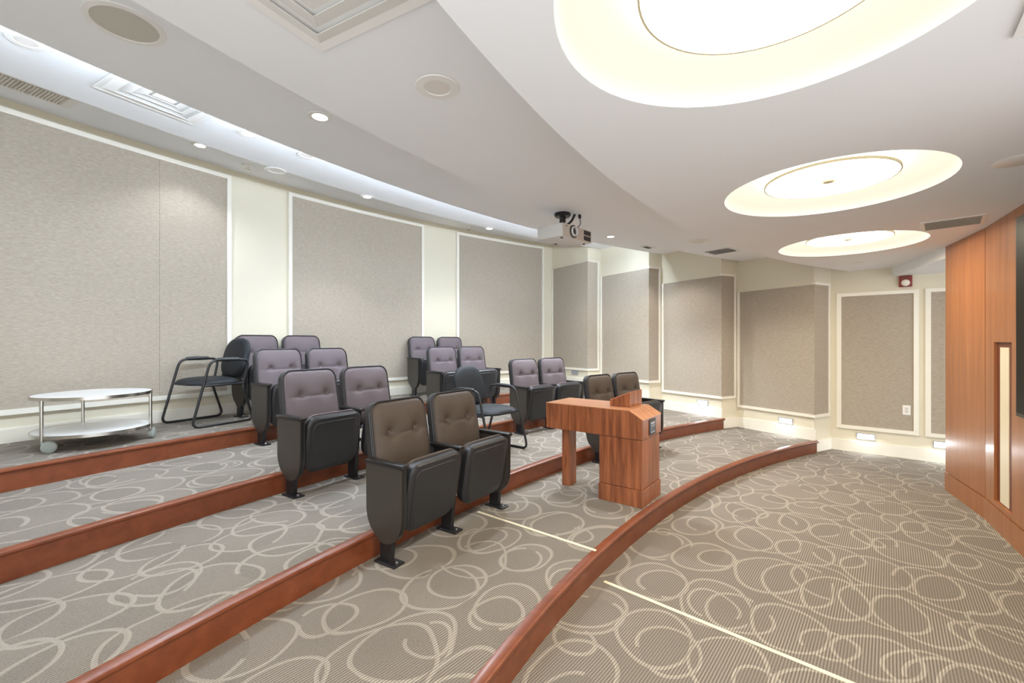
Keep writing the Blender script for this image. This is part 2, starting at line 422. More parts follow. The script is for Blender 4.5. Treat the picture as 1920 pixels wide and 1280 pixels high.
# ------------------------------------------------------------------ ceiling
LAMPS = [((0.69, 1.18), 'nearest and largest round glowing ceiling light above the front floor'),
         ((1.943, 2.718), 'middle one of the round glowing ceiling lights in the row'),
         ((3.244, 4.272), 'farthest and smallest looking round glowing ceiling light near the end wall')]
FILL_LAMP = [(-0.58, -0.36)]  # extra round light added behind the camera as fill
RB, RD = 0.577, 0.34
cu = bpy.data.curves.new('ceiling_outline', 'CURVE'); cu.dimensions = '2D'; cu.fill_mode = 'BOTH'; cu.extrude = 0.02
def spl(pts):
    s_ = cu.splines.new('POLY'); s_.points.add(len(pts)-1); s_.use_cyclic_u = True
    for q, p in zip(s_.points, pts): q.co = (p[0], p[1], 0, 1)
carc = [P(RC[0], 15+(70-15)*i/80) for i in range(81)]
spl([(p.x, p.y) for p in carc] + [(7.5, 7.4), (7.5, 2.5), (2.9, -0.9), (-0.2, -1.4)])
for (x, y) in [l[0] for l in LAMPS]+FILL_LAMP: spl([(x+RB*cos(2*PI*k/64), y+RB*sin(2*PI*k/64)) for k in range(64)])
tmp = bpy.data.objects.new('tmp', cu); COL.objects.link(tmp)
me = bpy.data.meshes.new_from_object(tmp.evaluated_get(bpy.context.evaluated_depsgraph_get())); me.name = 'ceiling'
bpy.data.objects.remove(tmp)
me.materials.clear(); me.materials.append(M['ceiling'])
ceil0 = bpy.data.objects.new('ceiling', me); COL.objects.link(ceil0); ceil0.location = (0, 0, ZC[0]+0.02)
struct(ceil0, 'low front ceiling holding the row of round lights', 'ceiling')
ceils = [ceil0]
CN = ['', 'first raised ceiling band, holding the projector', 'second raised ceiling band, with the round speaker', 'third raised ceiling band, a bright cool lit cove', 'highest ceiling band over the back wall']
for i in range(1, 5):
    r0 = RC[i-1]; r1 = RC[i] if i < 4 else RW+0.12
    bm = B(); arc_solid(bm, r0, r1, TH0-2, 68, ZC[i], ZC[i]+0.04, 0.6)
    arc_solid(bm, r0-0.03, r0-0.001, TH0-2, 68, ZC[i-1]+0.008, ZC[i]+0.04, 0.6)
    ceils.append(struct(mk('ceiling', bm, 'ceiling', smooth=True), CN[i], 'ceiling'))
# cool LED strip hidden on top of the cove edge
bm = B(); arc_solid(bm, RC[2]+0.02, RC[2]+0.05, 16, 57, ZC[2]+0.06, ZC[2]+0.075, 0.8)
mk('light_strip', bm, 'strip', ceils[3])
# dropped soffit behind the wooden wall
bm = B()
sf = [(4.83, 5.66), (4.27, 4.36), (4.5, 4.25), (7.0, 3.0), (7.0, 6.5), (5.5, 6.6)]
prism(bm, sf, 2.27, 2.4, lambda a_, b_, t: (a_, b_, t))
struct(mk('ceiling', bm, 'ceiling'), 'small dropped white soffit beside the wooden wall', 'ceiling')

def round_light(x, y, label):
    t = thing('ceiling_light', label, 'ceiling light', (x, y, ZC[0]), 0, 'round ceiling lights in a row')
    bm = B(); lathe(bm, [(RB-0.002, 0.0), (RB-0.004, 0.03), (RB-0.03, 0.075), (RB-0.09, 0.105), (0.3, 0.118), (0, 0.12)], seg=64)
    mk('bowl', bm, 'bowl_lamp', t, smooth=True)
    bm = B(); lathe(bm, [(0, 0.058), (RD-0.004, 0.058), (RD-0.004, 0.066), (0, 0.066)], seg=64); mk('diffuser', bm, 'disc_lamp', t)
    bm = B(); lathe(bm, [(RD-0.004, 0.056), (RD+0.003, 0.056), (RD+0.003, 0.070), (RD-0.004, 0.070), (RD-0.004, 0.056)], seg=64); mk('rim', bm, 'bowl_rim', t, smooth=True)
    bm = B(); lathe(bm, [(0, 0.046), (0.026, 0.047), (0.036, 0.054), (0.036, 0.059), (0, 0.059)], seg=24); mk('finial', bm, 'bowl_rim', t, smooth=True)
    return t
for (x, y), lab in LAMPS: round_light(x, y, lab)
round_light(FILL_LAMP[0][0], FILL_LAMP[0][1], 'added unseen round ceiling light behind the viewer')

def downlight(x, y, z, label, lit=True, r=0.078, power=None, aim=None, col=COOL, group='recessed ceiling downlights'):
    t = thing('downlight', label, 'downlight', (x, y, z), 0, group)
    bm = B(); lathe(bm, [(r*1.0, -0.001), (r*0.96, -0.006), (r*0.62, -0.007), (r*0.58, -0.002), (r*0.58, 0.0), (r, 0.0)], seg=32)
    mk('trim_ring', bm, 'fixture', t, smooth=True)
    bm = B(); lathe(bm, [(0, -0.0035), (r*0.6, -0.0035), (r*0.6, -0.001), (0, -0.001)], seg=32)
    mk('lens', bm, 'lamp_cool' if lit else 'lens_off', t)
    if lit:
        ld = bpy.data.lights.new('downlight_lamp', 'SPOT'); ld.energy = power or SPOT_W; ld.color = col
        ld.spot_size = rad(115); ld.spot_blend = 0.6; ld.shadow_soft_size = 0.05
        lo = bpy.data.objects.new('lamp', ld); COL.objects.link(lo); lo.parent = t; lo.location = (0, 0, -0.03)
        if aim: lo.rotation_euler = aim
    return t
downlight(-1.263, 2.911, ZC[2], 'lit downlight with bright glare on the second ceiling band', power=30)
downlight(-2.221, 3.724, ZC[3], 'lit downlight half hidden behind the bright cove edge', power=40)
downlight(-3.195, 4.533, ZC[4], 'lit downlight closest to the back wall above the big fabric panel', power=26)
downlight(1.39, 6.236, ZC[2], 'small lit downlight right of the projector', power=220)
downlight(-2.835, 2.58, ZC[3], 'unlit white disc in the bright cove at upper left', lit=False, r=0.085)
downlight(-1.931, 4.162, ZC[3], 'unlit disc peeking over the cove edge above the left panels', lit=False, r=0.085)
downlight(-2.42, 4.53, ZC[3], 'unlit disc at the far edge of the cove by the back wall', lit=False, r=0.1)
downlight(-0.355, 2.105, ZC[1], 'unlit recessed downlight beside the square diffuser', lit=False, r=0.105)
downlight(2.253, 5.342, ZC[1], 'unlit flush white disc near the slatted vent', lit=False, r=0.12)
downlight(-0.35, 6.85, ZC[3], 'lit downlight hidden in the cove before the third fabric panel', power=80)
downlight(-4.3, 2.35, ZC[3], 'added unseen downlight outside the left of the picture near the back wall', power=26)  # added out of view to lift the room's brightness
downlight(-1.75, 5.35, ZC[3], 'added unseen downlight in the cove above the middle panel', power=75)  # another added lamp, unseen above the cove edge, for overall brightness
downlight(0.2, 4.75, ZC[2], 'added unseen downlight behind the ceiling projector', power=150)  # added lamp kept out of sight, brightens the side wall facets

for r_, th_, i_, pw_, lab_ in ((10.38, 55.5, 1, 55, 'added unseen downlight over the lowest tier by the side wall'), (10.18, 49.0, 1, 40, 'added unseen downlight over the lectern tier'),  # lamps added behind the ceiling edges to brighten the saw-tooth wall
                              (11.75, 56.5, 2, 50, 'added unseen downlight over the second tier by the side wall'), (12.8, 53.5, 3, 60, 'added unseen downlight in the cove over the third tier')):
    p_ = P(r_, th_); downlight(p_.x, p_.y, ZC[i_], lab_, power=pw_, col=(1.0, 0.95, 0.88))

# ------------------------------------------------------------------ wooden screen wall
WP = [Vector((4.25, 4.34, 0)), Vector((3.87, 3.62, 0)), Vector((3.44, 2.97, 0)), Vector((2.62, 1.72, 0)), Vector((2.3, 1.23, 0))]
THW = 0.16
def seg_frame(i):
    a, b = WP[i], WP[i+1]; d = (b-a).normalized(); nn = Vector((d.y, -d.x, 0))   # room side is the left of travel mirrored
    if nn.dot(Vector((0, 4, 0))-a) < 0: nn = -nn
    return a, d, nn, (b-a).length
bm = B()
for i in range(4):
    a, d, nn, L_ = seg_frame(i)
    prism(bm, [(0, 0.0), (L_, 0.0), (L_, 2.40), (0, 2.40)], -THW, -0.02, lambda p, q, t: (a+d*p+nn*t)+Vector((0, 0, q)))
wall_wood = struct(mk('wall_front', bm, 'wood_wall'), 'cherry wood panelled screen wall at the right', 'wall')
def wpanel(name, i, x0, x1, z0, z1, y0, y1, mat, parent):
    a, d, nn, L_ = seg_frame(i); bm = B()
    prism(bm, [(x0, z0), (x1, z0), (x1, z1), (x0, z1)], y0, y1, lambda p, q, t: (a+d*p+nn*t)+Vector((0, 0, q)))
    return mk(name, bm, mat, parent)
L0 = seg_frame(0)[3]; L1 = seg_frame(1)[3]
wpanel('wood_panel', 0, 0.0, L0-0.004, 0.176, 2.40, -0.021, 0.0, 'wood_wall', wall_wood)
# second panel carries the recessed pull: four boards round the slot
SX0, SX1, SZ0, SZ1 = 0.20, 0.556, 0.215, 1.445
for (x0, x1, z0, z1) in ((0.004, SX0, 0.176, 2.40), (SX1, L1-0.002, 0.176, 2.40), (SX0, SX1, SZ1, 2.40), (SX0, SX1, 0.176, SZ0)):
    wpanel('wood_panel', 1, x0, x1, z0, z1, -0.021, 0.0, 'wood_wall', wall_wood)
wpanel('slot_back', 1, SX0, SX1, SZ0, SZ1, -0.024, -0.018, 'wood_dark', wall_wood)
wpanel('slot_inlay', 1, 0.275, 0.445, 0.225, 1.405, -0.02, -0.014, 'cream_inlay', wall_wood)
wpanel('wood_panel', 2, 0.004, 1.49, 0.176, 2.40, -0.021, 0.0, 'wood_wall', wall_wood)
wpanel('wood_panel', 3, 0.004, 0.58, 0.176, 2.40, -0.021, 0.0, 'wood_wall', wall_wood)
for i in range(4):
    L_ = seg_frame(i)[3]
    wpanel('kickboard', i, 0.0, L_, 0.0, 0.17, -0.021, 0.006, 'wood_wall', wall_wood)
# black screen
a, d, nn, L_ = seg_frame(1)
t = thing('wall_screen', 'large black screen cut off by the right edge', 'screen', a+d*0.74)
a2, d2, n2, L2 = seg_frame(2)
bm = B(); o0 = a+d*0.74
q0 = nn*0.005; prism(bm, [(0, 0.945), (1.75, 0.945), (1.75, 2.29), (0, 2.29)], 0.003, 0.03, lambda p, q, tt: (d2*p+nn*tt)+Vector((0, 0, q)))
mk('bezel', bm, 'black_edge', t)
bm = B(); prism(bm, [(0.02, 0.97), (1.73, 0.97), (1.73, 2.265), (0.02, 2.265)], 0.029, 0.033, lambda p, q, tt: (d2*p+nn*tt)+Vector((0, 0, q)))
mk('display', bm, 'screen', t)

# ------------------------------------------------------------------ theatre seats
def pillow(name, wd, ht, th, mat, parent, mw, tufts=(), seam=None, r=0.085, taper=0.0, back=0.02, nx=30, nz=34, pull=0.0, edge=3.2):
    """soft cushion: front face bulges along +y; outline is a rounded rectangle in x, z"""
    bm = B(); grid = []
    for j in range(nz+1):
        row = []
        for i in range(nx+1):
            a, b = 2*i/nx-1, 2*j/nz-1
            x, z = a*wd/2, b*ht/2
            # push the corners in to a rounded outline
            hx, hz = wd/2-r, ht/2-r
            m = max(abs(x)/(wd/2), abs(z)/(ht/2))
            if m > 1e-6:
                ox, oz = x/m, z/m           # on the sharp outline
                ex, ez = ox, oz
                if abs(ox) > hx and abs(oz) > hz:
                    cx, cz = math.copysign(hx, ox), math.copysign(hz, oz)
                    vx, vz = ox-cx, oz-cz; l = math.hypot(vx, vz)
                    ex, ez = cx+vx/l*r, cz+vz/l*r
                x, z = ex*m, ez*m
            y = th*(1-m**edge)**0.5
            for (tx, tz) in tufts:
                dd = math.hypot(x-tx, z-tz); y -= 0.024*math.exp(-(dd/0.022)**2) + (0.012+pull)*math.exp(-(dd/0.055)**2)
            if seam is not None:
                y -= 0.010*math.exp(-((z-seam)/0.009)**2)*max(0, 1-m**6)
            x *= (1-taper*(z/ht+0.5))
            row.append(bm.verts.new((x, y, z)))
        grid.append(row)
    for j in range(nz):
        for i in range(nx): bm.faces.new((grid[j][i], grid[j][i+1], grid[j+1][i+1], grid[j+1][i]))
    # closed back
    rim = grid[0][:] + [g[-1] for g in grid[1:]] + grid[-1][-2::-1] + [g[0] for g in grid[-2:0:-1]]
    bk = [bm.verts.new((v.co.x, -back, v.co.z)) for v in rim]
    for i in range(len(rim)): bm.faces.new((rim[i], rim[(i+1) % len(rim)], bk[(i+1) % len(bk)], bk[i]))
    bm.faces.new(bk)
    return mk(name, bm, mat, parent, smooth=True, mw=mw)
def slab(name, wd, ht, y0, y1, mat, parent, mw, r=0.09, taper=0.0, bev=0.008, rb=None):
    bm = B(); pts = rrect(wd, ht, r, 7, taper, rb)
    rings = []
    for (y, sc) in ((y0, bev), (y0+bev, 0), (y1-bev, 0), (y1, bev)):
        rings.append([bm.verts.new((x*(1-2*sc/wd), y, z*(1-2*sc/ht))) for x, z in pts])
    n = len(pts)
    for A, C_ in zip(rings, rings[1:]):
        for k in range(n): bm.faces.new((A[k], A[(k+1) % n], C_[(k+1) % n], C_[k]))
    bm.faces.new(rings[0]); bm.faces.new(rings[-1][::-1])
    return mk(name, bm, mat, parent, smooth=True, mw=mw)
PITCH = 0.54
def build_seat(fabric, first):
    """local: x along the row, +y to the front, z up; origin on the floor under the hinge"""
    t = thing('theatre_seat', 'x', 'theatre seat')
    # backrest, leaning back
    lean = Matrix.Translation((0, -0.172, 0.655)) @ Matrix.Rotation(rad(9.5), 4, 'X')
    sh = slab('back_shell', 0.50, 0.53, -0.045, 0.012, 'black_plastic', t, lean, r=0.085, taper=0.05)
    tf = ((-0.112, 0.062), (0.112, 0.062))
    c = pillow('back_cushion', 0.486, 0.518, 0.052, fabric, t, lean @ Matrix.Translation((0, 0.010, 0)), tufts=tf, seam=0.050, r=0.075, taper=0.05, back=0.004,
               pull=0.010 if fabric == 'seat_vinyl' else 0.0)
    bm = B(); tube(bm, [(x, 0.012, z) for x, z in rrect(0.490, 0.522, 0.08, 7, 0.05)], 0.0065, 6, closed=True); mk('piping', bm, 'piping', c, smooth=True, mw=Matrix.Translation((0, -0.004, 0)))
    for tx, tz in tf:
        bm = B(); lathe(bm, [(0, 0.005), (0.006, 0.004), (0.008, 0.0), (0, -0.002)], seg=10, m3=Matrix.Rotation(rad(-90), 3, 'X'))
        mk('button', bm, 'button', c, smooth=True, mw=Matrix.Translation((tx, 0.011, tz)))
    # folded seat
    sm = Matrix.Translation((0, 0.085, 0.375)) @ Matrix.Rotation(rad(-10), 4, 'X')
    pan = slab('seat_pan', 0.465, 0.43, -0.012, 0.052, 'black_plastic', t, sm, r=0.07, rb=0.1, taper=-0.02, bev=0.014)
    slab('pan_face', 0.395, 0.36, 0.0, 0.0075, 'black_plastic', pan, Matrix.Translation((0, 0.0495, -0.006)), r=0.05, bev=0.003)
    pillow('seat_cushion', 0.45, 0.425, 0.07, fabric, t, sm @ Matrix.Translation((0, -0.008, 0.012)) @ Matrix.Rotation(PI, 4, 'Z'), r=0.07, back=0.012, nx=18, nz=18, edge=5)
    for s_ in (-1, 1):
        bm = B(); lathe(bm, [(0, -0.03), (0.016, -0.03), (0.016, 0.03), (0, 0.03)], seg=12, m3=Matrix.Rotation(PI/2, 3, 'Y')); mk('hinge', bm, 'steel_bolt', t, smooth=True, mw=Matrix.Translation((s_*0.242, 0.02, 0.31)))
    # standards
    def end_panel(x, sgn):
        pts = [(-0.16, 0.565), (0.14, 0.565), (0.138, 0.29), (0.132, 0.235), (0.115, 0.185), (0.085, 0.145), (0.045, 0.12), (0.0, 0.112), (-0.045, 0.12), (-0.085, 0.157), (-0.12, 0.185), (-0.147, 0.235), (-0.158, 0.29)]
        bm = B(); prism(bm, pts, -0.02, 0.02, lambda p, q, r_: (r_, p, q)); pn = mk('side_panel', bm, 'laminate', t, mw=Matrix.Translation((x, 0, 0)))
        bm = B(); prism(bm, [(a*1.0+(0.004 if a > 0.1 else -0.004), b-0.002) for a, b in pts], -0.012, 0.012, lambda p, q, r_: (r_, p, q)); mk('edge_band', bm, 'black_edge', pn)
        arm(x, -0.166, 0.155, 0.058, 0.578)
        leg(x)
    def arm(x, y0, y1, wd, z):
        bm = B(); box(bm, (0, (y0+y1)/2, 0), (wd, y1-y0, 0.026), bev=0.008); mk('armrest', bm, 'black_edge', t, smooth=True, mw=Matrix.Translation((x, 0, z)))
    def leg(x):
        bm = B(); prism(bm, [(-0.04, 0.0), (0.04, 0.0), (0.06, 0.2), (-0.04, 0.2)], -0.017, 0.017, lambda p, q, r_: (r_, p, q)); lg = mk('leg', bm, 'black_metal', t, mw=Matrix.Translation((x, 0, 0)))
        bm = B(); box(bm, (0, 0.02, 0.006), (0.085, 0.17, 0.012), bev=0.004); ft = mk('foot_plate', bm, 'black_metal', lg)
        bm = B(); lathe(bm, [(0, 0.022), (0.006, 0.022), (0.009, 0.018), (0.009, 0.012), (0, 0.012)], (0, 0.08, 0), 8); mk('bolt', bm, 'steel_bolt', lg)
    def mid(x):
        pts = [(-0.12, 0.56), (0.10, 0.57), (0.08, 0.42), (0.07, 0.25), (0.05, 0.15), (-0.04, 0.15), (-0.07, 0.3)]
        bm = B(); prism(bm, pts, -0.012, 0.012, lambda p, q, r_: (r_, p, q)); mk('bracket', bm, 'black_metal', t, mw=Matrix.Translation((x, 0, 0)))
        arm(x, -0.15, 0.13, 0.052, 0.575); leg(x)
    if first: end_panel(PITCH/2, 1); mid(-PITCH/2)
    else: end_panel(-PITCH/2, -1)
    return t
protos = {}
def copy_tree(o, parent=None):
    c = o.copy(); COL.objects.link(c); c.parent = parent
    for ch in list(o.children): copy_tree(ch, c)
    return c
ROWN = ['', 'front row', 'second row', 'third row', 'back row']
def seat_at(k, th_left, first, label):
    rr = (R[k+1]-0.10) if k < 4 else 14.22
    step = math.degrees(PITCH/rr)
    th = th_left + step*(0.5 if first else 1.5)
    key = (k == 1, first)
    if key not in protos: o = protos[key] = build_seat('seat_vinyl' if k == 1 else 'seat_fabric', first)
    else: o = copy_tree(protos[key])
    o.location = P(rr, th, k*S); f = (Vector((CX, CY, 0))-P(rr, th)).normalized()
    o.rotation_euler = (0, 0, math.atan2(-f.x, f.y))
    o['label'] = label; o['category'] = 'theatre seat'; o['group'] = 'folding theatre seats in tiered rows'
for k, tl, blk in ((1, 30.95, 'nearest the camera'), (2, 31.55, 'on the left block'), (3, 33.4, 'on the left block'), (4, 34.3, 'on the left block'),
                   (1, 45.1, 'behind the wooden lectern'), (2, 44.85, 'on the right block'), (3, 42.95, 'on the right block'), (4, 44.1, 'on the right block')):
    for first in (True, False):
        # the row's right-hand seat as seen in the photo is the one farther along the arc
        seat_at(k, tl, first, '%s %s folded theatre seat, %s of the pair %s' % (ROWN[k], 'brown' if k == 1 else 'mauve', 'left one' if first else 'right one', blk))

# ------------------------------------------------------------------ sled-base guest chairs
def guest_chair(label, loc, fwd):
    t = thing('guest_chair', label, 'chair', loc, math.atan2(-fwd[0], fwd[1]), 'black sled-base armchairs')
    W = 0.285
    for s_ in (-1, 1):
        pts = fillet([(s_*W*0.93, -0.17, 0.40), (s_*W, -0.155, 0.36), (s_*W, -0.265, 0.012), (s_*W, 0.335, 0.012), (s_*W, 0.165, 0.655), (s_*W, -0.215, 0.655), (s_*W*0.97, -0.155, 0.36)], 0.075, 7)
        bm = B(); tube(bm, pts[2:], 0.0125, 10); fr = mk('side_frame', bm, 'black_metal', t, smooth=True)
        bm = B(); tube(bm, [(s_*W, 0.11, 0.658), (s_*W, 0.09, 0.66), (s_*W, 0.0, 0.661), (s_*W, -0.10, 0.66), (s_*W, -0.12, 0.658)], [0.014, 0.02, 0.022, 0.02, 0.014], 10); mk('arm_pad', bm, 'black_plastic', t, smooth=True)
        bm = B(); tube(bm, [(s_*W*0.98, 0.235, 0.405), (s_*W*0.98, -0.165, 0.405)], 0.011, 8); mk('seat_rail', bm, 'black_metal', t, smooth=True)
        bm = B(); tube(bm, fillet([(s_*W*0.97, -0.16, 0.40), (s_*0.19, -0.20, 0.43), (s_*0.19, -0.235, 0.55)], 0.03), 0.011, 8); mk('back_bracket', bm, 'black_metal', t, smooth=True)
    for y in (0.16, -0.12):
        bm = B(); tube(bm, [(-W, y, 0.402), (W, y, 0.402)], 0.011, 8); mk('crossbar', bm, 'black_metal', t, smooth=True)
    # seat cushion (lies flat: outline turned to the horizontal)
    flat = Matrix.Translation((0, 0.045, 0.424)) @ Matrix.Rotation(PI/2, 4, 'X') 
    pillow('seat', 0.50, 0.49, 0.055, 'vinyl', t, flat, r=0.16, back=0.018, nx=24, nz=24, edge=2.6)
    bk = Matrix.Translation((0, -0.235, 0.665)) @ Matrix.Rotation(rad(13), 4, 'X')
    pillow('backrest', 0.45, 0.44, 0.045, 'vinyl', t, bk, r=0.17, taper=0.10, back=0.028, nx=26, nz=26, seam=None, edge=2.4)
    return t
guest_chair('black sled-base armchair by the back wall beside the white round table', (-3.15, 4.65, 4*S), (-0.47, -0.88))
guest_chair('black sled-base armchair between the seat pairs, behind the front row', (-0.276, 4.69, 2*S), (0.766, -0.642))

# ------------------------------------------------------------------ round two-tier table
tx, ty = -3.47, 3.68
t = thing('coffee_table', 'white round two-tier coffee table on casters by the back wall', 'table', (tx, ty, 4*S))
TR = 0.375
def round_shelf(z, nm):
    bm = B(); lathe(bm, [(0, z+0.006), (TR-0.006, z+0.006), (TR-0.006, z-0.006), (0, z-0.006)], seg=64); o = mk(nm, bm, 'white_top', t)
    bm = B(); lathe(bm, [(TR-0.007, z+0.008), (TR, z+0.008), (TR, z-0.016), (TR-0.007, z-0.016), (TR-0.007, z+0.008)], seg=64); mk('rim', bm, 'chrome', o, smooth=True)
round_shelf(0.41, 'table_top'); round_shelf(0.125, 'lower_shelf')
for ang, tw in ((-98, 35), (25, 110), (145, 160)):
    a = rad(ang); lx, ly = (TR-0.004)*cos(a), (TR-0.004)*sin(a)
    bm = B(); tube(bm, [(lx, ly, 0.40), (lx, ly, 0.09)], 0.0125, 12); lg = mk('leg', bm, 'chrome', t, smooth=True)
    b = rad(tw); dx, dy = cos(b), sin(b)
    bm = B(); tube(bm, [(lx, ly, 0.095), (lx+dx*0.004, ly+dy*0.004, 0.075), (lx+dx*0.036, ly+dy*0.036, 0.05)], 0.012, 8); mk('caster_fork', bm, 'caster', lg, smooth=True)
    bm = B(); m3 = Matrix.Rotation(b, 3, 'Z') @ Matrix.Rotation(PI/2, 3, 'X')
    lathe(bm, [(0, -0.016), (0.038, -0.016), (0.046, -0.011), (0.046, 0.011), (0.038, 0.016), (0, 0.016)], (lx+dx*0.04, ly+dy*0.04, 0.046), 24, m3); mk('caster_wheel', bm, 'caster', lg, smooth=True)

# ------------------------------------------------------------------ lectern desk
N0 = Vector((1.0106, 3.429, S)); U = Vector((-0.795, 0.607, 0)); V = Vector((0.648, 0.761, 0)); V = (V - U*V.dot(U)).normalized()
desk = thing('lectern', 'cherry wood lectern desk with chamfered end at the stage edge', 'lectern', N0, math.atan2(U.y, U.x))
# local frame of the empty: x = U, y = U rotated +90deg; V is the other way round
YS = -1.0 if Vector((-U.y, U.x, 0)).dot(V) < 0 else 1.0
def dbox(nm, u0, u1, v0, v1, z0, z1, mat, parent=None, bev=0.0025):
    bm = B(); box(bm, ((u0+u1)/2, YS*(v0+v1)/2, (z0+z1)/2), (u1-u0, v1-v0, z1-z0), bev=bev); return mk(nm, bm, mat, parent or desk)
dbox('plinth', 0.0, 0.375, 0.0, 0.415, 0.0, 0.135, 'wood_desk')
dbox('pedestal', 0.008, 0.37, 0.008, 0.407, 0.138, 0.526, 'wood_desk')
dbox('shadow_gap', 0.02, 0.36, 0.02, 0.40, 0.13, 0.54, 'wood_dark')
bm = B(); prism(bm, [(0.0, 0.531), (0.885, 0.531), (0.885, 0.748), (0.11, 0.748), (0.0, 0.684)], 0.0, 0.42, lambda p, q, r_: (p, YS*r_, q)); mk('desk_body', bm, 'wood_desk', desk)
bm = B(); prism(bm, [(0.887, 0.748), (0.887, 0.754), (0.108, 0.754), (-0.003, 0.689), (-0.003, 0.683)] + [(0.11, 0.748)], -0.002, 0.422, lambda p, q, r_: (p, YS*r_, q)); mk('desk_top', bm, 'wood_top', desk)
dbox('post', 0.725, 0.80, 0.13, 0.165, 0.0, 0.531, 'wood_desk')
dbox('post', 0.725, 0.76, 0.165, 0.26, 0.0, 0.531, 'wood_desk')
pl = dbox('socket_plate', -0.006, 0.0, 0.135, 0.275, 0.545, 0.672, 'black_plastic')
dbox('plate_strip', -0.009, -0.005, 0.160, 0.252, 0.630, 0.648, 'steel_plate', pl, 0.001)
for i in range(3): dbox('socket', -0.010, -0.005, 0.165+i*0.031, 0.187+i*0.031, 0.560, 0.624, 'steel_plate', pl, 0.002)
for i in range(3): dbox('plug_hole', -0.012, -0.009, 0.171+i*0.031, 0.181+i*0.031, 0.575, 0.612, 'black_edge', pl, 0.001)
wt = thing('reading_stand', 'small wedge shaped wooden reading stand on the lectern top', 'reading stand', N0 + Vector((0, 0, 0.754)), math.atan2(U.y, U.x))
bm = B(); prism(bm, [(0.165, 0.001), (0.34, 0.001), (0.34, 0.05), (0.165, 0.125)], 0.15, 0.415, lambda p, q, r_: (p, YS*r_, q)); mk('wedge', bm, 'wood_desk', wt)
bm = B(); prism(bm, [(0.168, 0.120), (0.337, 0.0475), (0.340, 0.0535), (0.165, 0.1285)], 0.148, 0.417, lambda p, q, r_: (p, YS*r_, q)); mk('sloped_top', bm, 'wood_top', wt)

# ------------------------------------------------------------------ projector
pf = Vector((0.74, -0.672, 0)).normalized(); pt = Vector((-pf.y, pf.x, 0))
pn = Vector((0.446, 3.90, 2.385))
pc = pn + pt*0.235 - pf*0.15
pr = thing('projector', 'white ceiling projector hung from a black mount', 'projector', pc, math.atan2(-pf.x, pf.y))
bm = B(); box(bm, (0, 0, 0.06), (0.46, 0.29, 0.12), bev=0.012); body = mk('body', bm, 'projector', pr, smooth=True)
bm = B(); box(bm, (0, 0.148, 0.06), (0.455, 0.012, 0.112), bev=0.004); mk('front_panel', bm, 'projector_front', pr, smooth=True)
XL = 1 if True else -1
rx = Matrix.Rotation(rad(-90), 3, 'X')
# seen from the front the lens sits on the near side of the body
side_s = -1 if (Matrix.Rotation(math.atan2(-pf.x, pf.y), 3, 'Z') @ Vector((1, 0, 0))).dot(pt) > 0 else 1
lx = side_s*0.075
bm = B(); lathe(bm, [(0.058, 0.15), (0.058, 0.160), (0.050, 0.166), (0.046, 0.158), (0.046, 0.150), (0.058, 0.15)], (lx, 0, 0.062), 28, rx); mk('lens_ring', bm, 'dark_grey', pr, smooth=True)
bm = B(); lathe(bm, [(0.046, 0.15), (0.046, 0.172), (0.040, 0.180), (0.033, 0.172), (0.033, 0.152), (0.046, 0.15)], (lx, 0, 0.062), 28, rx); ln = mk('lens_barrel', bm, 'projector', pr, smooth=True)
bm = B(); lathe(bm, [(0.033, 0.154), (0.028, 0.162), (0.0, 0.167)], (lx, 0, 0.062), 28, rx); mk('lens_glass', bm, 'glass_dark', ln, smooth=True)
for z in (0.035, 0.087):
    bm = B(); box(bm, (-side_s*0.155, 0.154, z), (0.115, 0.004, 0.042), bev=0.0015); gr = mk('vent_grille', bm, 'dark_grey', pr)
    for i in range(4):
        bm = B(); box(bm, (-side_s*0.155, 0.1565, z-0.015+i*0.010), (0.105, 0.003, 0.003)); mk('vent_slat', bm, 'black_edge', gr)
bm = B(); box(bm, (side_s*0.18, 0.155, 0.095), (0.008, 0.003, 0.016)); mk('sensor', bm, 'black_edge', pr)
for (x, y) in ((-0.18, 0.1), (0.18, 0.1), (0.0, -0.1)):
    bm = B(); lathe(bm, [(0, -0.008), (0.012, -0.008), (0.013, 0.0), (0, 0.0)], (x, y, 0), 12); mk('foot', bm, 'dark_grey', pr)
mz = 0.12; top = ZC[1]-pc.z
bm = B(); lathe(bm, [(0, top), (0.075, top), (0.078, top-0.02), (0.07, top-0.032), (0.03, top-0.035), (0.028, mz+0.03), (0, mz+0.03)], (0, -0.02, 0), 28); mount = mk('ceiling_mount', bm, 'black_metal', pr, smooth=True)
for (x, y) in ((-0.12, 0.09), (0.13, 0.09), (-0.12, -0.11), (0.12, -0.11)):
    bm = B(); tube(bm, fillet([(0, -0.02, mz+0.04), (x*0.6, y*0.6, mz+0.022), (x, y, mz+0.014), (x, y, mz-0.004)], 0.02), 0.008, 8); mk('mount_arm', bm, 'black_metal', mount, smooth=True)
bm = B(); tube(bm, fillet([(side_s*-0.03, 0.0, mz+0.045), (side_s*-0.06, 0.04, mz+0.08), (side_s*-0.095, 0.05, top-0.01), (side_s*-0.10, 0.05, top)], 0.03), 0.011, 8); mk('conduit', bm, 'black_metal', mount, smooth=True)
bm = B(); tube(bm, fillet([(side_s*-0.05, 0.07, mz+0.0), (side_s*-0.10, 0.10, mz+0.03), (side_s*-0.14, 0.09, mz+0.07), (side_s*-0.14, 0.08, top-0.03)], 0.05), [0.004]*0 or 0.004, 8); cb = mk('power_cable', bm, 'black_plastic', pr, smooth=True)
bm = B(); box(bm, (side_s*-0.14, 0.08, top-0.018), (0.022, 0.022, 0.036), bev=0.004); mk('plug', bm, 'black_plastic', cb)

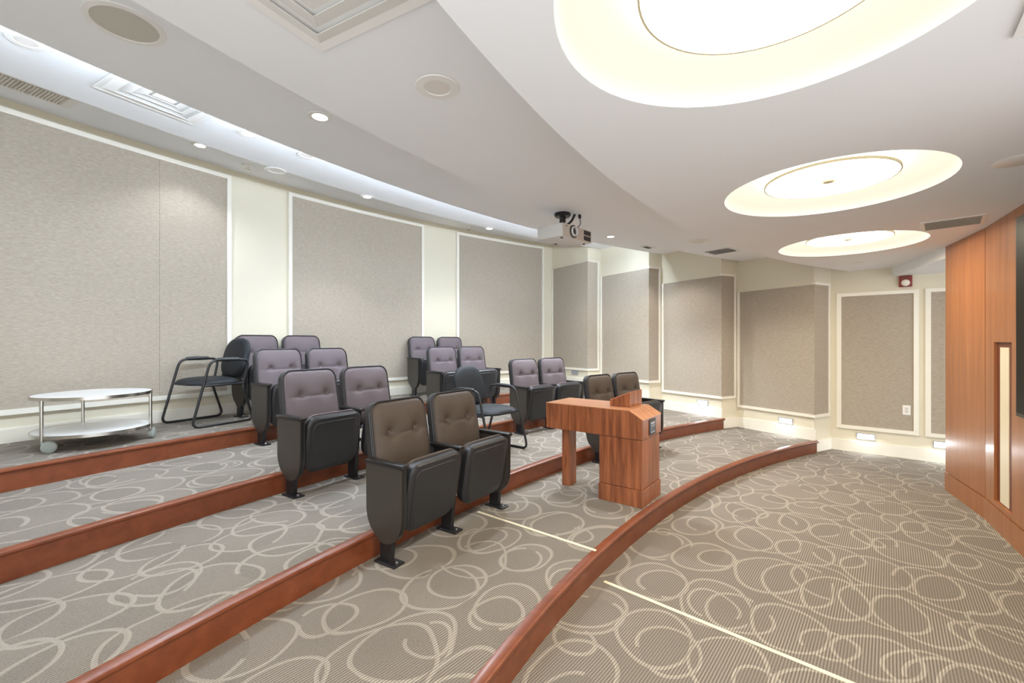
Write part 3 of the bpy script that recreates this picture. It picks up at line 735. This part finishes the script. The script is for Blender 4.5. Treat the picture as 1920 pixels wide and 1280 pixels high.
# ------------------------------------------------------------------ ceiling fittings
def square_diffuser(label, cx, cy, z, e1, size, parent_z=0.0, nlouv=4):
    t = thing('air_diffuser', label, 'air vent', (cx, cy, z), math.atan2(e1[1], e1[0]))
    h = size/2
    def ring(nm, a, b, za, zb, mat):
        bm = B()
        A = [bm.verts.new((sx*a, sy*a, za)) for sx, sy in ((1, 1), (-1, 1), (-1, -1), (1, -1))]
        C_ = [bm.verts.new((sx*b, sy*b, zb)) for sx, sy in ((1, 1), (-1, 1), (-1, -1), (1, -1))]
        A2 = [bm.verts.new((v.co.x, v.co.y, v.co.z+0.003)) for v in A]; C2 = [bm.verts.new((v.co.x, v.co.y, v.co.z+0.003)) for v in C_]
        for i in range(4):
            j = (i+1) % 4
            bm.faces.new((A[i], A[j], C_[j], C_[i])); bm.faces.new((A2[i], A2[j], C2[j], C2[i])); bm.faces.new((A[i], A[j], A2[j], A2[i])); bm.faces.new((C_[i], C_[j], C2[j], C2[i]))
        mk(nm, bm, mat, t)
    ring('frame', h, h-0.035, -0.010, -0.006, 'fixture')
    st = (h-0.04)/nlouv
    for i in range(nlouv-1):
        a = h-0.035-i*st; ring('louvre', a, a-st*0.82, -0.006, -0.024+0.004*i, 'fixture')
    bm = B(); box(bm, (0, 0, -0.016), (st*1.9, st*1.9, 0.004)); mk('centre_plate', bm, 'fixture', t)
    bm = B(); box(bm, (0, 0, -0.0025), (2*h-0.03, 2*h-0.03, 0.003)); mk('throat', bm, 'fixture', t)
    return t
square_diffuser('large square stepped air diffuser at the top of the picture', -0.667, 1.416, ZC[1], (0.878, -0.479), 0.62)
square_diffuser('square air diffuser in the bright cove above the big fabric panel', -2.45, 3.145, ZC[3], (0.487, 0.873), 0.62)
square_diffuser('corner of a white square ceiling diffuser cut by the upper right edge', 1.545, 1.062, ZC[0], (0.77, -0.64), 0.40)
def slat_vent(label, cx, cy, z, e1, sx, sy, n, mat_slat='fixture', mat_back='dark_hole', fr=0.025):
    t = thing('ceiling_vent', label, 'air vent', (cx, cy, z), math.atan2(e1[1], e1[0]))
    for (x, y, a, b) in ((0, sy/2-fr/2, sx, fr), (0, -sy/2+fr/2, sx, fr), (sx/2-fr/2, 0, fr, sy-2*fr), (-sx/2+fr/2, 0, fr, sy-2*fr)):
        bm = B(); box(bm, (x, y, -0.004), (a, b, 0.008), bev=0.002); mk('frame_bar', bm, 'fixture', t)
    bm = B(); box(bm, (0, 0, -0.0015), (sx-2*fr, sy-2*fr, 0.002)); mk('backing', bm, mat_back, t)
    for i in range(n):
        y = -sy/2+fr+(sy-2*fr)*(i+0.5)/n
        bm = B(); box(bm, (0, y, -0.006), (sx-2*fr, (sy-2*fr)/n*0.55, 0.002), rot=Matrix.Rotation(rad(35), 3, 'X')); mk('slat', bm, mat_slat, t)
    return t
slat_vent('dark slatted square vent on the raised ceiling above the side wall', 2.8, 5.92, ZC[1], (0.62, -0.78), 0.36, 0.34, 5)
slat_vent('flat beige ceiling vent next to the wooden wall', 3.44, 3.46, ZC[0], (0.715, -0.70), 0.36, 0.36, 12, 'grille', 'grille')
# long linear grille by the back wall
t = thing('linear_grille', 'long grey slotted air grille above the back wall at far left', 'air vent', P(14.15, 24, ZC[4]))
lo = P(14.15, 24, ZC[4])
def arc_local(r0, r1, t0, t1, z0, z1):
    bm = B(); arc_solid(bm, r0, r1, t0, t1, z0, z1, 0.8); bmesh.ops.translate(bm, verts=bm.verts, vec=-lo); return bm
mk('frame', arc_local(14.02, 14.28, 17.6, 28.75, ZC[4]-0.006, ZC[4]), 'fixture', t)
mk('backing', arc_local(14.05, 14.25, 18, 28.5, ZC[4]-0.008, ZC[4]-0.004), 'grille', t)
for i in range(120):
    th = 18+i*(10.5/120)
    mk('slat', arc_local(14.05, 14.25, th+0.02, th+0.055, ZC[4]-0.014, ZC[4]-0.007), 'lens_off', t)
# speaker
t = thing('ceiling_speaker', 'round grey ceiling speaker with white ring at upper left', 'speaker', (-1.803, 2.065, ZC[2]))
bm = B(); lathe(bm, [(0.152, 0), (0.15, -0.006), (0.126, -0.008), (0.124, -0.002), (0.124, 0)], seg=48); mk('ring', bm, 'fixture', t, smooth=True)
bm = B(); lathe(bm, [(0.125, -0.003), (0.06, -0.005), (0, -0.006)], seg=48); mk('grille', bm, 'grille', t, smooth=True)
# sprinklers and small devices
def sprinkler(x, y, z, label):
    t = thing('sprinkler', label, 'sprinkler', (x, y, z))
    bm = B(); lathe(bm, [(0.05, 0), (0.046, -0.012), (0.024, -0.02), (0.018, -0.045), (0, -0.045)], seg=20); mk('cup', bm, 'fixture', t, smooth=True)
    bm = B(); lathe(bm, [(0, -0.06), (0.03, -0.062), (0.03, -0.066), (0, -0.066)], seg=20); mk('deflector', bm, 'chrome', t)
    for s_ in (-1, 1):
        bm = B(); tube(bm, [(s_*0.015, 0, -0.04), (s_*0.02, 0, -0.05), (s_*0.006, 0, -0.062)], 0.003, 6); mk('arm', bm, 'chrome', t)
sprinkler(-3.018, 5.04, ZC[4], 'small white sprinkler head above the gap between two fabric panels')
sprinkler(-0.76, 7.74, ZC[4], 'tiny sprinkler head above the third fabric panel')
t = thing('slot_detector', 'small dark slot on the ceiling edge right of the projector', 'ceiling device', (2.13, 6.93, ZC[2]), 0.7)
bm = B(); box(bm, (0, 0, -0.006), (0.26, 0.12, 0.012), bev=0.004); mk('plate', bm, 'fixture', t)
bm = B(); box(bm, (-0.02, 0, -0.013), (0.16, 0.07, 0.006), bev=0.002); mk('slot', bm, 'dark_hole', t)
for (x, y, z, r, lab) in ((4.036, 5.169, ZC[0], 0.05, 'little flush cover disc on the low ceiling by the end wall'), (2.6, 2.27, ZC[0], 0.1, 'faint flush round cover at the right edge of the low ceiling')):
    t = thing('cover_plate', lab, 'cover plate', (x, y, z))
    bm = B(); lathe(bm, [(0, -0.003), (r*0.95, -0.003), (r, -0.001), (r, 0)], seg=32); mk('disc', bm, 'fixture', t, smooth=True)

# ------------------------------------------------------------------ wall fittings
def step_light(a, b, x, z, label, lit=True):
    o_, d_, n_, _ = wall_frame(a, b)
    t = thing('step_light', label, 'step light', a+d_*x+Vector((0, 0, z)), 0, 'step lights low on the walls')
    Mx = Matrix((d_, n_, Vector((0, 0, 1)))).transposed()
    def bx(c, dd): 
        bm = B(); box(bm, Mx @ Vector(c), dd, rot=Mx); return bm
    for (c, dd) in (((0, 0.006, 0.036), (0.19, 0.012, 0.008)), ((0, 0.006, -0.036), (0.19, 0.012, 0.008)), ((-0.091, 0.006, 0), (0.008, 0.012, 0.064)), ((0.091, 0.006, 0), (0.008, 0.012, 0.064))):
        mk('frame_bar', bx(c, dd), 'steel_plate', t)
    mk('lens', bx((0, 0.004, 0), (0.174, 0.006, 0.064)), 'step_lens' if lit else 'steel_plate', t)
    if lit:
        ld = bpy.data.lights.new('step_lamp', 'AREA'); ld.shape = 'RECTANGLE'; ld.size = 0.17; ld.size_y = 0.05; ld.energy = 1.8; ld.color = (0.85, 0.93, 1.0)
        lo = bpy.data.objects.new('lamp', ld); COL.objects.link(lo); lo.parent = t
        lo.location = n_*0.02; lo.rotation_euler = (n_*0.55+Vector((0, 0, -0.8))).to_track_quat('-Z', 'Y').to_euler()
    return t
F = {k: (a, b) for k, a, b in facets}
step_light(*F[1], 0.73, 0.355, 'lit step light on the side wall above the lowest tier')
step_light(*F[2], 0.80, 0.50, 'lit step light on the side wall right of the lectern')
step_light(*F[3], 0.62, 0.66, 'lit step light hidden behind the second row seats', True)
step_light(*F[4], 0.72, 0.85, 'unlit grey step light on the side wall nearest the back', False)
step_light(E0, E1, 0.37, 0.215, 'lit step light low on the end wall under the fabric panel')
step_light(E0, E1, 1.10, 0.215, 'lit step light at the foot of the end wall touching the wooden wall')
def wall_thing(nm, label, cat, a, b, x, z):
    o_, d_, n_, _ = wall_frame(a, b)
    t = thing(nm, label, cat, a+d_*x+Vector((0, 0, z)))
    return t, Matrix((d_, n_, Vector((0, 0, 1)))).transposed()
t, Mx = wall_thing('power_outlet', 'white power outlet on the end wall fabric panel', 'outlet', E0, E1, 0.765, 0.60)
bm = B(); box(bm, Mx @ Vector((0, 0.014, 0)), (0.075, 0.006, 0.12), rot=Mx, bev=0.002); mk('cover_plate', bm, 'fixture', t)
bm = B(); box(bm, Mx @ Vector((0, 0.018, 0)), (0.036, 0.004, 0.07), rot=Mx, bev=0.001); rc = mk('receptacle', bm, 'lens_off', t)
for z in (-0.018, 0.018):
    for x in (-0.007, 0.007):
        bm = B(); box(bm, Mx @ Vector((x, 0.0205, z)), (0.003, 0.002, 0.012), rot=Mx); mk('slot', bm, 'dark_grey', rc)
t, Mx = wall_thing('fire_alarm', 'dark red fire alarm strobe high on the end wall', 'fire alarm', E0, E1, 0.755, 2.195)
bm = B(); box(bm, Mx @ Vector((0, 0.022, 0)), (0.125, 0.045, 0.135), rot=Mx, bev=0.006); hs = mk('housing', bm, 'red', t, smooth=True)
bm = B(); lathe(bm, [(0.042, 0), (0.038, 0.016), (0.02, 0.028), (0, 0.03)], Mx @ Vector((0, 0.044, -0.02)), 20, Mx @ Matrix.Rotation(rad(-90), 3, 'X')); mk('strobe_lens', bm, 'lens_clear', t, smooth=True)
bm = B(); box(bm, Mx @ Vector((0, 0.046, 0.04)), (0.08, 0.004, 0.02), rot=Mx); mk('sounder_slot', bm, 'wood_dark', hs)

# ------------------------------------------------------------------ white cable strips on the carpet
def strip(p0, p1, z, label):
    a, b = Vector((*p0, z)), Vector((*p1, z)); d = (b-a); L_ = d.length
    t = B(); box(t, (L_/2, 0, 0.003), (L_, 0.022, 0.006), bev=0.002)
    o = mk('floor_strip', t, 'tape'); o.location = a; o.rotation_euler = (0, 0, math.atan2(d.y, d.x)); tag(o, label, 'cable cover')
strip((-0.26, 3.37), (0.52, 2.742), S, 'thin cream cable strip on the lowest tier running from the seats')
strip((0.556, 2.672), (2.6, 0.83), 0.0, 'long cream cable strip across the low front floor')
